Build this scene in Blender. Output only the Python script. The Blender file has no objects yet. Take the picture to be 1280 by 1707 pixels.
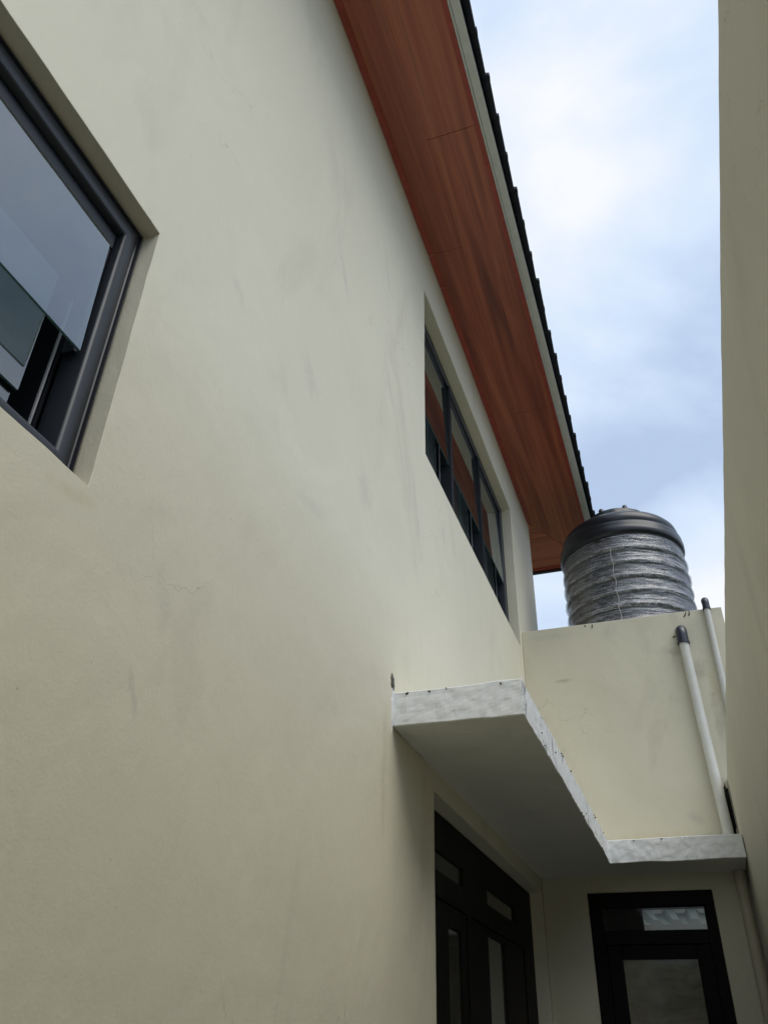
import bpy, bmesh, math, random
from mathutils import Vector, Matrix, noise
random.seed(7)
C = bpy.context.scene
PI = math.pi

# ------------------------------------------------------------------ camera
W, H, F = 1280.0, 1707.0, 1343.686
cy, cp, cr = -0.354153936, 0.598516686, 0.0272313409
fwd = Vector((math.sin(cy) * math.cos(cp), math.cos(cy) * math.cos(cp), math.sin(cp)))
r0 = Vector((math.cos(cy), -math.sin(cy), 0)); u0 = r0.cross(fwd)
right = r0 * math.cos(cr) + u0 * math.sin(cr)
up = -r0 * math.sin(cr) + u0 * math.cos(cr)
cam = bpy.data.cameras.new('camera'); co = bpy.data.objects.new('camera', cam)
C.collection.objects.link(co); C.camera = co
m = Matrix((right, up, -fwd)).transposed().to_4x4(); m.translation = Vector((1.17, 0, 1.5))
co.matrix_world = m
cam.sensor_fit = 'VERTICAL'; cam.sensor_height = 36; cam.lens = F / H * 36
cam.clip_start = 0.05; cam.clip_end = 3000

# ------------------------------------------------------------------ world, sun, exposure
SUN_EL, SUN_AZ = math.radians(58), math.radians(118)      # azimuth clockwise from +Y
sun_dir = Vector((math.sin(SUN_AZ) * math.cos(SUN_EL), math.cos(SUN_AZ) * math.cos(SUN_EL), math.sin(SUN_EL)))
world = bpy.data.worlds.new('World'); C.world = world; world.use_nodes = True
nt = world.node_tree; nt.nodes.clear()
def N(t, typ, **k):
    n = t.nodes.new(typ)
    for a, b in k.items():
        if a in n.inputs.keys(): n.inputs[a].default_value = b
        else: setattr(n, a, b)
    return n
out = N(nt, 'ShaderNodeOutputWorld'); bg = N(nt, 'ShaderNodeBackground'); bg.inputs[1].default_value = 0.1
sky = N(nt, 'ShaderNodeTexSky'); sky.sky_type = 'NISHITA'; sky.sun_disc = False
sky.sun_elevation = SUN_EL; sky.sun_rotation = SUN_AZ
tc = N(nt, 'ShaderNodeTexCoord')
mp = N(nt, 'ShaderNodeMapping'); mp.inputs['Scale'].default_value = (1, 1, 1.5)
mp.inputs['Location'].default_value = (0.55, 0.2, 0.1)
nt.links.new(tc.outputs['Generated'], mp.inputs[0])
n1 = N(nt, 'ShaderNodeTexNoise'); n1.inputs['Scale'].default_value = 2.6; n1.inputs['Detail'].default_value = 6
n1.inputs['Roughness'].default_value = 0.55; n1.inputs['Distortion'].default_value = 0.25
nt.links.new(mp.outputs[0], n1.inputs['Vector'])
# bright cloud masses and blue-grey gaps as soft lobes of direction, broken up by the noise
def pix(x, y):
    return (right * ((x - 640) / F) + up * (-(y - 853.5) / F) + fwd).normalized()
acc = n1.outputs['Fac']
for (px, py, wdt, amp) in [(1150, 90, 8, .13), (930, 270, 5, .10), (960, 300, 2.2, .06), (900, 520, 4, .05), (1180, 930, 4, .24), (1120, 800, 6, -.10), (1090, 640, 9, -.11), (900, 1010, 4, .0), (820, 60, 8, .05), (1030, 180, 2.5, -.03)]:
    d = pix(px, py)
    vd = N(nt, 'ShaderNodeVectorMath', operation='DOT_PRODUCT'); vd.inputs[1].default_value = d
    nt.links.new(tc.outputs['Generated'], vd.inputs[0])
    mr = N(nt, 'ShaderNodeMapRange'); mr.interpolation_type = 'SMOOTHERSTEP'
    mr.inputs['From Min'].default_value = math.cos(math.radians(wdt * 1.8)); mr.inputs['From Max'].default_value = 1
    mr.inputs['To Max'].default_value = amp
    nt.links.new(vd.outputs['Value'], mr.inputs['Value'])
    ad = N(nt, 'ShaderNodeMath', operation='ADD'); nt.links.new(acc, ad.inputs[0]); nt.links.new(mr.outputs[0], ad.inputs[1])
    acc = ad.outputs[0]
cr_ = N(nt, 'ShaderNodeValToRGB'); e = cr_.color_ramp.elements
e[0].position = 0.34; e[0].color = (0.47, 0.59, 0.80, 1)
e[1].position = 0.76; e[1].color = (0.95, 0.97, 1.0, 1)
q = cr_.color_ramp.elements.new(0.52); q.color = (0.66, 0.79, 0.97, 1)
nt.links.new(acc, cr_.inputs[0])
sc = N(nt, 'ShaderNodeMixRGB', blend_type='MULTIPLY'); sc.inputs[0].default_value = 1; sc.inputs[2].default_value = (8.2, 8.15, 8.1, 1)
nt.links.new(cr_.outputs[0], sc.inputs[1])
mx = N(nt, 'ShaderNodeMixRGB'); mx.inputs[0].default_value = 0.86
nt.links.new(sky.outputs[0], mx.inputs[1]); nt.links.new(sc.outputs[0], mx.inputs[2])
nt.links.new(mx.outputs[0], bg.inputs[0]); nt.links.new(bg.outputs[0], out.inputs[0])
sl = bpy.data.lights.new('sun', 'SUN'); sl.energy = 1.35; sl.angle = math.radians(45); sl.color = (1, 0.95, 0.86)
so = bpy.data.objects.new('sun', sl); C.collection.objects.link(so)
so.rotation_euler = sun_dir.to_track_quat('Z', 'Y').to_euler(); so.location = (3, -3, 12)
C.view_settings.view_transform = 'Standard'; C.view_settings.look = 'None'
C.view_settings.exposure = 0.46; C.view_settings.gamma = 1; C.view_settings.use_curve_mapping = False

# ------------------------------------------------------------------ materials
def newmat(name):
    mt = bpy.data.materials.new(name); mt.use_nodes = True
    t = mt.node_tree; b = t.nodes['Principled BSDF']
    return mt, t, b
def coord(t, scale=(1, 1, 1), rot=(0, 0, 0), kind='Object'):
    c = t.nodes.new('ShaderNodeTexCoord'); mp = t.nodes.new('ShaderNodeMapping')
    mp.inputs['Scale'].default_value = scale; mp.inputs['Rotation'].default_value = rot
    t.links.new(c.outputs[kind], mp.inputs[0]); return mp.outputs[0]
def noi(t, vec, scale, detail=4, rough=.5, dist=0):
    n = t.nodes.new('ShaderNodeTexNoise'); n.inputs['Scale'].default_value = scale
    n.inputs['Detail'].default_value = detail; n.inputs['Roughness'].default_value = rough
    n.inputs['Distortion'].default_value = dist
    t.links.new(vec, n.inputs['Vector']); return n.outputs['Fac']
def ramp(t, fac, stops, interp='LINEAR'):
    r = t.nodes.new('ShaderNodeValToRGB'); r.color_ramp.interpolation = interp
    els = r.color_ramp.elements
    while len(els) < len(stops): els.new(.5)
    for el, (p, c) in zip(els, stops):
        el.position = p; el.color = (c, c, c, 1) if isinstance(c, (int, float)) else (*c, 1)
    t.links.new(fac, r.inputs[0]); return r.outputs[0]
def mix(t, fac, a, b, mode='MIX'):
    n = t.nodes.new('ShaderNodeMixRGB'); n.blend_type = mode
    for i, v in ((0, fac), (1, a), (2, b)):
        if isinstance(v, (int, float)): n.inputs[i].default_value = v if i == 0 else (v, v, v, 1)
        elif isinstance(v, tuple): n.inputs[i].default_value = (*v, 1)
        else: t.links.new(v, n.inputs[i])
    return n.outputs[0]
def bump(t, b, hs, strength=.3, dist=.01):
    prev = None
    for h, s, d in hs:
        n = t.nodes.new('ShaderNodeBump'); n.inputs['Strength'].default_value = s; n.inputs['Distance'].default_value = d
        t.links.new(h, n.inputs['Height'])
        if prev: t.links.new(prev, n.inputs['Normal'])
        prev = n.outputs[0]
    t.links.new(prev, b.inputs['Normal'])

def plaster(name, base, dirt=.35, seed=0.0, spots=()):
    mt, t, b = newmat(name)
    v = coord(t); vs = coord(t, (1, 1, .45), (.5, 0, 0))
    dark = tuple(x * f for x, f in zip(base, (.80, .79, .80)))
    lite = tuple(min(1, x * 1.04) for x in base)
    big = noi(t, v, .55 + seed, 3, .5)
    col = mix(t, ramp(t, big, [(.3, 0), (.7, 1)]), tuple(x * .955 for x in base), lite)
    sm = noi(t, vs, 1.7, 6, .62, .6)                                # handling smudges, slanting
    sm2 = ramp(t, sm, [(.56, 0), (.68, dirt)])
    col = mix(t, sm2, col, dark)
    st = noi(t, coord(t, (3.2, 3.2, .35)), 1.6, 4, .6, .2)           # rain streaks
    col = mix(t, ramp(t, st, [(.60, 0), (.78, dirt * .45)]), col, dark)
    sp = noi(t, v, 55, 2, .4)
    col = mix(t, ramp(t, sp, [(.765, 0), (.79, .5)]), col, tuple(x * .45 for x in base))
    vo = t.nodes.new('ShaderNodeTexVoronoi'); vo.feature = 'DISTANCE_TO_EDGE'; vo.inputs['Scale'].default_value = 2.1
    wv = t.nodes.new('ShaderNodeVectorMath'); wv.operation = 'MULTIPLY_ADD'; nz = t.nodes.new('ShaderNodeTexNoise'); nz.inputs['Scale'].default_value = 6; nz.inputs['Detail'].default_value = 5
    t.links.new(v, nz.inputs['Vector']); t.links.new(nz.outputs['Color'], wv.inputs[0]); wv.inputs[1].default_value = (.35, .35, .35); t.links.new(v, wv.inputs[2]); t.links.new(wv.outputs[0], vo.inputs['Vector'])
    crk = mix(t, 1.0, ramp(t, vo.outputs['Distance'], [(.0, .8), (.0045, 0)]), ramp(t, noi(t, v, 1.1 + seed, 2, .5), [(.60, 0), (.66, 1)]), 'MULTIPLY')
    col = mix(t, crk, col, tuple(x * .55 for x in base))
    fn = noi(t, v, 9, 6, .65)
    col = mix(t, ramp(t, fn, [(.35, 0.0), (.65, .05)]), col, tuple(x * .8 for x in base))
    wob = noi(t, v, 11, 5, .65, .5); wob2 = noi(t, coord(t, (1, 1, .3)), 30, 4, .7)
    for (c0, rad, tilt, amt, colr) in spots:                          # stains with a place of their own
        mpn = t.nodes.new('ShaderNodeMapping'); mpn.vector_type = 'TEXTURE'
        mpn.inputs['Location'].default_value = c0; mpn.inputs['Rotation'].default_value = tilt; mpn.inputs['Scale'].default_value = rad
        tcn = t.nodes.new('ShaderNodeTexCoord'); t.links.new(tcn.outputs['Object'], mpn.inputs[0])
        ln = N(t, 'ShaderNodeVectorMath', operation='LENGTH'); t.links.new(mpn.outputs[0], ln.inputs[0])
        a1 = N(t, 'ShaderNodeMath', operation='MULTIPLY_ADD'); a1.inputs[1].default_value = 1.6; t.links.new(wob, a1.inputs[0]); t.links.new(ln.outputs['Value'], a1.inputs[2])
        mr = N(t, 'ShaderNodeMapRange'); mr.inputs['From Min'].default_value = .75; mr.inputs['From Max'].default_value = 1.75; mr.inputs['To Min'].default_value = amt; mr.inputs['To Max'].default_value = 0
        mr.interpolation_type = 'SMOOTHSTEP'
        t.links.new(a1.outputs[0], mr.inputs['Value'])
        col = mix(t, mix(t, 1.0, mr.outputs[0], ramp(t, wob2, [(.3, .35), (.65, 1)]), 'MULTIPLY'), col, colr)
    t.links.new(col, b.inputs['Base Color'])
    b.inputs['Roughness'].default_value = .62
    b.inputs['Specular IOR Level'].default_value = .3
    bump(t, b, [(noi(t, v, 1.3, 3, .5, .4), .35, .05), (noi(t, vs, 7, 5, .6, .5), .28, .012), (noi(t, v, 26, 5, .7, .3), .22, .004), (noi(t, v, 120, 3, .6), .22, .0018)])
    return mt
M = {}
G1 = (.40, .39, .36); G2 = (.28, .25, .19); G3 = (.50, .42, .25)
FS = [(2.45, 4.9, .04, .30, .5, .35, G1), (3.2, 4.7, .05, .28, .5, .3, G1), (3.7, 4.2, .05, .35, .3, .35, G1), (2.9, 3.75, .12, .16, .6, .35, G1), (2.2, 3.9, .10, .25, .6, .28, G1),
      (1.55, 2.45, .05, .16, .3, .3, G1), (1.5, 2.2, .02, .09, .5, .5, G1), (4.3, 4.35, .06, .14, .2, .4, G1), (1.62, 3.75, .05, .11, .8, .3, G1), (3.1, 5.6, .04, .3, .3, .25, G1), (2.35, 3.3, .2, .05, .2, .28, G1), (3.25, 2.5, .05, .5, 0, .25, G2), (1.15, 2.54, .14, .03, .2, .35, G3)]
BS = [(.35, 4.40, .11, .028, 0, .7, G2), (.9, 3.02, .5, .07, 0, .55, G3), (.5, 3.0, .2, .05, 0, .5, G2), (1.1, 4.2, .06, .16, .4, .3, G1), (1.50, 4.35, .10, .16, 0, .5, G2), (1.33, 4.55, .14, .06, .3, .45, G2),
      (1.60, 4.25, .06, .30, 0, .7, G3), (.25, 4.85, .3, .06, 0, .4, G1), (.8, 4.82, .10, .14, .2, .4, G1), (.55, 4.3, .25, .15, .3, .25, G3), (1.38, 2.98, .18, .10, 0, .6, G2), (1.25, 3.15, .1, .06, .5, .5, G1), (1.57, 3.9, .05, .3, 0, .5, G2), (.05, 3.6, .05, .7, 0, .35, G2)]
M['cream'] = plaster('cream_wall_paint', (.678, .640, .508), .45, 0, [((0, y, z), (1, ry, rz), (tl, 0, 0), am, cl) for y, z, ry, rz, tl, am, cl in FS])
M['cream2'] = plaster('aged_cream_wall_paint', (.61, .575, .45), .7, .35, [((x, 7.05, z), (rx, 1, rz), (0, tl, 0), am, cl) for x, z, rx, rz, tl, am, cl in BS])
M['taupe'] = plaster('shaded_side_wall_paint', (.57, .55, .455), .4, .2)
M['grey_soffit'] = plaster('dull_canopy_soffit_paint', (.70, .70, .62), .3, .3)
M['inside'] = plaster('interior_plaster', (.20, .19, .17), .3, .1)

def whitepaint():
    mt, t, b = newmat('rough_white_paint')
    v = coord(t)
    a = noi(t, v, 3, 6, .7, .1)
    col = mix(t, ramp(t, a, [(.35, 0), (.7, 1)]), (.76, .775, .77), (.79, .805, .80))
    ch = noi(t, coord(t, (1, 1, 1.2)), 17, 5, .7, 1.2)
    edge = noi(t, v, 3.1, 3, .6)
    k = mix(t, 1.0, ramp(t, ch, [(.67, 0), (.71, .7)]), ramp(t, edge, [(.5, 0), (.62, 1)]), 'MULTIPLY')
    col = mix(t, k, col, (.13, .13, .13))
    fl = noi(t, v, 60, 4, .7)
    col = mix(t, ramp(t, fl, [(.68, 0), (.72, .5)]), col, (.25, .25, .24))
    t.links.new(col, b.inputs['Base Color']); b.inputs['Roughness'].default_value = .6
    bump(t, b, [(noi(t, v, 3, 5, .5, .1), .22, .008), (ch, .15, .004), (noi(t, v, 30, 4, .55), .10, .002)])
    return mt
M['white'] = whitepaint()
def scuffpaint():
    mt, t, b = newmat('scuffed_white_paint')
    s = noi(t, coord(t, (1, 2.6, 1.3), (.45, 0, 0)), 5.0, 7, .78, .5)
    g = noi(t, coord(t), 1.6, 3, .6)
    sg = t.nodes.new('ShaderNodeMath'); sg.operation = 'MULTIPLY_ADD'; sg.inputs[1].default_value = .55; t.links.new(g, sg.inputs[0]); t.links.new(s, sg.inputs[2])
    col = mix(t, ramp(t, sg.outputs[0], [(.815, 0), (.85, 1)]), (.78, .80, .82), (.33, .34, .36))
    s2 = noi(t, coord(t, (1, 5, 1.5), (.5, 0, 0)), 7.0, 6, .8, .4)
    col = mix(t, ramp(t, s2, [(.635, 0), (.66, .95)]), col, (.07, .07, .075))
    t.links.new(col, b.inputs['Base Color']); b.inputs['Roughness'].default_value = .6
    bump(t, b, [(s, .5, .01), (noi(t, coord(t), 40, 4, .6), .4, .004)])
    return mt
M['scuff'] = scuffpaint()

def wood(name, axis, tone=1.0):
    mt, t, b = newmat(name)
    sc1 = (4.2, .17, 1) if axis == 'y' else (.17, 4.2, 1)
    sc2 = (15, .35, 1) if axis == 'y' else (.35, 15, 1)
    c1 = noi(t, coord(t, sc1), 1.6, 4, .55, .9)
    col = ramp(t, c1, [(.30, tuple(x * tone for x in (.20, .050, .034))), (.46, tuple(x * tone for x in (.38, .100, .054))), (.58, tuple(x * tone for x in (.47, .150, .074))), (.76, tuple(x * tone for x in (.28, .074, .048)))])
    c2 = noi(t, coord(t, sc2), 2.0, 6, .65, .4)
    col = mix(t, ramp(t, c2, [(.40, .28), (.55, 0)]), col, tuple(x * tone for x in (.13, .045, .032)))
    sp = noi(t, coord(t), 42, 1, .4)
    t.links.new(col, b.inputs['Base Color'])
    b.inputs['Roughness'].default_value = .32; b.inputs['Specular IOR Level'].default_value = .35
    bump(t, b, [(c2, .06, .002)])
    return mt
M['wood_y'] = wood('wood_print_board', 'y'); M['wood_x'] = wood('wood_print_board_cross', 'x', 1.15)
def plain(name, col, rough=.5, spec=.5, metal=0, var=.12, bumps=.1, sc=14):
    mt, t, b = newmat(name)
    v = coord(t)
    n = noi(t, v, sc, 5, .6)
    c = mix(t, ramp(t, n, [(.3, 0), (.7, 1)]), tuple(x * (1 - var) for x in col), tuple(min(1, x * (1 + var)) for x in col))
    t.links.new(c, b.inputs['Base Color'])
    b.inputs['Roughness'].default_value = rough; b.inputs['Specular IOR Level'].default_value = spec
    b.inputs['Metallic'].default_value = metal
    bump(t, b, [(n, bumps, .003)])
    return mt
M['redtrim'] = plain('red_brown_trim_paint', (.34, .06, .04), .45, .4, var=.15)
M['filler'] = plain('pinkish_joint_filler', (.5, .28, .22), .8)
M['fascia'] = plain('grey_white_fascia_paint', (.64, .65, .63), .5, .4, var=.06)
M['tile'] = plain('dark_roof_tile', (.017, .02, .028), .6, .4, var=.25)
M['alu'] = plain('black_aluminium', (.012, .015, .022), .42, .5, var=.08, bumps=.02)
M['alu_grey'] = plain('grey_metal_rail', (.33, .33, .36), .4, .5, var=.08, bumps=.02)
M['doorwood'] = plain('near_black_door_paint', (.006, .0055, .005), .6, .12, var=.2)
M['pvc'] = plain('grey_white_pvc', (.60, .60, .56), .42, .45, var=.07, sc=8)
M['pvc_paint'] = plain('cream_painted_pvc', (.50, .46, .35), .5, .4, var=.08, sc=6)
M['blackpvc'] = plain('black_rubber_elbow', (.022, .027, .04), .3, .6, var=.15)
M['tank'] = plain('black_tank_plastic', (.010, .013, .019), .34, .5, var=.2, bumps=.06, sc=5)
M['concrete'] = plain('grey_concrete', (.26, .25, .23), .8, .3, var=.18, sc=3, bumps=.3)
M['paving'] = plain('pale_grey_paving', (.58, .60, .60), .6, .4, var=.1, sc=2, bumps=.2)  # unseen paving, paled to bounce fill light up under the canopy
M['cement'] = plain('bare_cement', (.12, .115, .10), .85, .2, var=.35, sc=22, bumps=.6)
M['darkgap'] = plain('gap_shade', (.02, .02, .018), .9, .1, var=.4, sc=25, bumps=.5)  # painted shade of the gap by the right wall
M['mark'] = plain('dark_drip', (.045, .042, .035), .8, .2, var=.3, sc=40)
M['grass'] = plain('ground_soil', (.10, .10, .06), .9, .2, var=.4, sc=2)
def glass(name, refl, tint, rough=.0, veil=.07, dcol=(.3, .33, .33)):
    mt, t, b = newmat(name); t.nodes.remove(b)
    o = t.nodes['Material Output']
    tr = N(t, 'ShaderNodeBsdfTransparent'); tr.inputs[0].default_value = (*tint, 1)
    gl = N(t, 'ShaderNodeBsdfGlossy'); gl.inputs['Roughness'].default_value = rough; gl.inputs['Color'].default_value = (.92, .96, 1, 1)
    lw = N(t, 'ShaderNodeLayerWeight'); lw.inputs['Blend'].default_value = .5
    fr = N(t, 'ShaderNodeMath', operation='POWER'); fr.inputs[1].default_value = 4.5; t.links.new(lw.outputs['Facing'], fr.inputs[0])
    ma = N(t, 'ShaderNodeMath', operation='MULTIPLY_ADD'); ma.inputs[1].default_value = 1 - refl; ma.inputs[2].default_value = refl
    t.links.new(fr.outputs[0], ma.inputs[0])
    di = N(t, 'ShaderNodeBsdfDiffuse'); di.inputs[0].default_value = (*dcol, 1)        # thin dust, stronger where it paints light into the panes
    dn = noi(t, coord(t, (1, 1, 2.5)), 5, 5, .6, .4)
    md = N(t, 'ShaderNodeMixShader'); t.links.new(ramp(t, dn, [(.3, veil * .5), (.75, veil)]), md.inputs[0])
    ms = N(t, 'ShaderNodeMixShader')
    t.links.new(ma.outputs[0], ms.inputs[0]); t.links.new(tr.outputs[0], md.inputs[1]); t.links.new(di.outputs[0], md.inputs[2])
    t.links.new(md.outputs[0], ms.inputs[1]); t.links.new(gl.outputs[0], ms.inputs[2])
    bp = N(t, 'ShaderNodeBump'); bp.inputs['Strength'].default_value = .04; bp.inputs['Distance'].default_value = .01
    t.links.new(noi(t, coord(t), 1.4, 1, .4), bp.inputs['Height']); t.links.new(bp.outputs[0], gl.inputs['Normal'])
    t.links.new(ms.outputs[0], o.inputs[0]); return mt
M['glass'] = glass('reflective_window_glass', .21, (.42, .5, .5))
M['glass_inner'] = glass('lightened_inner_glass', .14, (.4, .47, .47), .0, .35)  # diffuse share lightened to stand in for reflections in the lower window
M['glass_door'] = glass('dark_door_glass', .02, (.30, .31, .27), .06, .55, (.42, .40, .28))  # strong warm diffuse share paints in light from the room behind
M['glass_dim'] = glass('dark_double_door_glass', .01, (.25, .26, .24), .06, .22, (.34, .33, .27))
M['glass_clear'] = glass('clear_transom_glass', .02, (.75, .8, .78))
M['glassedge'] = plain('green_glass_edge', (.10, .20, .20), .15, .8)

# ------------------------------------------------------------------ mesh helpers
LOC = {}
def empty(name, loc, label, cat, group=None):
    o = bpy.data.objects.new(name, None); C.collection.objects.link(o); o.location = loc; o.empty_display_size = .2
    o['label'] = label; o['category'] = cat
    if group: o['group'] = group
    LOC[o.name] = Vector(loc); return o
class MB:
    def __init__(s): s.v = []; s.f = []; s.m = []; s.s = []
    def add(s, vs, fs, mi=0, smooth=False):
        k = len(s.v); s.v += [tuple(p) for p in vs]
        for f in fs: s.f.append([k + i for i in f]); s.m.append(mi); s.s.append(smooth)
    def box(s, x0, x1, y0, y1, z0, z1, mi=0):
        s.add([(x0, y0, z0), (x1, y0, z0), (x1, y1, z0), (x0, y1, z0), (x0, y0, z1), (x1, y0, z1), (x1, y1, z1), (x0, y1, z1)],
              [(0, 3, 2, 1), (4, 5, 6, 7), (0, 1, 5, 4), (1, 2, 6, 5), (2, 3, 7, 6), (3, 0, 4, 7)], mi)
    def tube(s, pts, r, n=16, caps=True, mi=0):
        pts = [Vector(p) for p in pts]; rs = r if isinstance(r, list) else [r] * len(pts)
        rings = []
        ref = Vector((1, 0, 0))
        for i, p in enumerate(pts):
            d = (pts[min(i + 1, len(pts) - 1)] - pts[max(i - 1, 0)]).normalized()
            a = (ref - d * ref.dot(d)).normalized(); bb = d.cross(a)
            rings.append([p + (a * math.cos(2 * PI * k / n) + bb * math.sin(2 * PI * k / n)) * rs[i] for k in range(n)])
        vs = [q for rg in rings for q in rg]
        fs = [(i * n + k, i * n + (k + 1) % n, (i + 1) * n + (k + 1) % n, (i + 1) * n + k) for i in range(len(pts) - 1) for k in range(n)]
        s.add(vs, fs, mi, True)
        if caps:
            s.add(rings[0], [tuple(range(n))[::-1]], mi); s.add(rings[-1], [tuple(range(n))], mi)
    def grid(s, P, nu, nv, mi=0, smooth=True, closed=False):
        vs = [P(i / nu, j / nv) for j in range(nv + 1) for i in range(nu + (0 if closed else 1))]
        w = nu if closed else nu + 1
        fs = [(j * w + i, j * w + (i + 1) % w, (j + 1) * w + (i + 1) % w, (j + 1) * w + i) for j in range(nv) for i in range(nu)]
        s.add(vs, fs, mi, smooth)
    def build(s, name, mats, parent=None, kind=None, bevel=0, seg=2, weld=False):
        me = bpy.data.meshes.new(name)
        o0 = LOC.get(parent.name, Vector()) if parent else Vector()
        me.from_pydata([tuple(Vector(p) - o0) for p in s.v], [], s.f)
        mats = mats if isinstance(mats, list) else [mats]
        for mm in mats: me.materials.append(mm)
        me.polygons.foreach_set('material_index', s.m); me.polygons.foreach_set('use_smooth', s.s)
        bm = bmesh.new(); bm.from_mesh(me)
        if weld: bmesh.ops.remove_doubles(bm, verts=bm.verts, dist=1e-5)
        bmesh.ops.recalc_face_normals(bm, faces=bm.faces)
        bm.to_mesh(me); bm.free()
        o = bpy.data.objects.new(name, me); C.collection.objects.link(o)
        if parent: o.parent = parent
        if kind: o['kind'] = kind
        LOC[o.name] = o0
        if bevel:
            b = o.modifiers.new('bevel', 'BEVEL'); b.width = bevel; b.segments = seg; b.limit_method = 'ANGLE'; b.angle_limit = math.radians(35)
        return o
def wall_mesh(axis, face, thick, u0, u1, v0, v1, holes, cu=(), cv=()):
    """plastered wall in the plane axis=face, body towards face-thick (x) or face+thick (y); holes in (u,z)"""
    us = sorted({round(q, 5) for q in (u0, u1, *cu, *[h[0] for h in holes], *[h[1] for h in holes])}); vs = sorted({round(q, 5) for q in (v0, v1, *cv, *[h[2] for h in holes], *[h[3] for h in holes])})
    us2 = []
    mb = MB(); back = face - thick if axis == 'x' else face + thick
    def P(d, u, v): return (d, u, v) if axis == 'x' else (u, d, v)
    def hole(i, j):
        if i < 0 or j < 0 or i >= len(us) - 1 or j >= len(vs) - 1: return True
        uc = (us[i] + us[i + 1]) / 2; vc = (vs[j] + vs[j + 1]) / 2
        return any(h[0] < uc < h[1] and h[2] < vc < h[3] for h in holes)
    for i in range(len(us) - 1):
        for j in range(len(vs) - 1):
            if hole(i, j): continue
            a, b_, c, d = us[i], us[i + 1], vs[j], vs[j + 1]
            for dd in (face, back): mb.add([P(dd, a, c), P(dd, b_, c), P(dd, b_, d), P(dd, a, d)], [(0, 1, 2, 3)])
            if hole(i - 1, j): mb.add([P(face, a, c), P(back, a, c), P(back, a, d), P(face, a, d)], [(0, 1, 2, 3)])
            if hole(i + 1, j): mb.add([P(face, b_, c), P(back, b_, c), P(back, b_, d), P(face, b_, d)], [(0, 1, 2, 3)])
            if hole(i, j - 1): mb.add([P(face, a, c), P(face, b_, c), P(back, b_, c), P(back, a, c)], [(0, 1, 2, 3)])
            if hole(i, j + 1): mb.add([P(face, a, d), P(face, b_, d), P(back, b_, d), P(back, a, d)], [(0, 1, 2, 3)])
    return mb
def loop_frame(prof, x, y0, y1, z0, z1, mb=None):
    """mitred frame in the plane x: prof = closed list of (inset, depth offset)"""
    mb = mb or MB(); n = len(prof); vs = []
    for k, (sy, sz) in enumerate(((0, 0), (1, 0), (1, 1), (0, 1))):
        for u, d in prof:
            vs.append((x + d, (y0 + u) if sy == 0 else (y1 - u), (z0 + u) if sz == 0 else (z1 - u)))
    fs = [(k * n + i, k * n + (i + 1) % n, ((k + 1) % 4) * n + (i + 1) % n, ((k + 1) % 4) * n + i) for k in range(4) for i in range(n)]
    mb.add(vs, fs); return mb

# ------------------------------------------------------------------ ground
g = MB(); g.add([(-400, -400, -.01), (400, -400, -.01), (400, 400, -.01), (-400, 400, -.01)], [(0, 1, 2, 3)])
g.build('ground', M['grass'], kind='structure')
g = MB(); g.box(-.001, 1.539, -6, 7.049, -.006, .0); g.build('path', M['paving'], kind='structure')

# ------------------------------------------------------------------ the house
EZ = 6.88; YB = 7.05; YE = 8.17
house = empty('house', (0, 0, 0), 'cream two storey house with dark windows and a red-brown boarded eave', 'house')
W1 = (.18, 1.187, 2.586, 3.512); RW = (3.9, 6.95, 4.735, 6.305); LD = (4.0, 7.0, -.0, 2.636)
def trowel(mb, hs, axis, grid):
    """cut the wall face into small cells and give it the unevenness of hand plaster; opening edges wander a little"""
    i, j = (1, 2) if axis == 'x' else (0, 2); d = 0 if axis == 'x' else 1
    def edge(p): return any(abs(p[i] - h[0]) < 1e-4 and h[2] - 1e-4 < p[j] < h[3] + 1e-4 or abs(p[i] - h[1]) < 1e-4 and h[2] - 1e-4 < p[j] < h[3] + 1e-4 or abs(p[j] - h[2]) < 1e-4 and h[0] - 1e-4 < p[i] < h[1] + 1e-4 or abs(p[j] - h[3]) < 1e-4 and h[0] - 1e-4 < p[i] < h[1] + 1e-4 for h in hs)
    out = []
    for p in mb.v:
        v = Vector(p); q = list(p)
        if edge(p):
            q[i] += .0030 * noise.noise(v * 9) + .002 * noise.noise(v * 31); q[j] += .0030 * noise.noise(v * 8 + Vector((9, 3, 1))) + .002 * noise.noise(v * 29)
        q[d] += .0022 * noise.noise(v * 1.7) + .0008 * noise.noise(v * 6)
        out.append(tuple(q))
    mb.v = out; return mb
def cuts(a, b, n): return [a + (b - a) * k / n for k in range(1, n)]
wm = trowel(wall_mesh('x', 0, .12, -6, YE, 0, EZ + .1, [W1, RW, LD], cuts(.18, 1.187, 22) + cuts(1.187, 3.9, 50) + cuts(3.9, 6.95, 60), cuts(1.6, 2.586, 16) + cuts(2.586, 3.512, 20) + cuts(3.512, 4.735, 20) + cuts(4.735, 6.305, 30)), [W1, RW, LD], 'x', .05)
wo = wm.build('front_wall', M['cream'], house, bevel=.006, weld=True)
for p in wo.data.polygons: p.use_smooth = True
wo.data.set_sharp_from_angle(angle=math.radians(40)); wo.modifiers['bevel'].harden_normals = False
wall_mesh('y', YE - .12, .12, -6, -.121, 0, EZ + .1, []).build('end_wall', M['cream'], house)
wall_mesh('y', -6, .12, -6, -.121, 0, EZ + .1, []).build('end_wall', M['cream'], house)
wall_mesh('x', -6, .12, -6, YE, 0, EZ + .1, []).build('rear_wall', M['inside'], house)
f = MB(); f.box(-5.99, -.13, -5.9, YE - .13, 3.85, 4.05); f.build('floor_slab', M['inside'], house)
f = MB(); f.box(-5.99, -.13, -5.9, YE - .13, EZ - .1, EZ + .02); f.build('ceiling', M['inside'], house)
f = MB(); f.box(-5.9, -.13, 2.4, 2.5, 0, 3.84); f.build('inner_wall', M['inside'], house)
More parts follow.
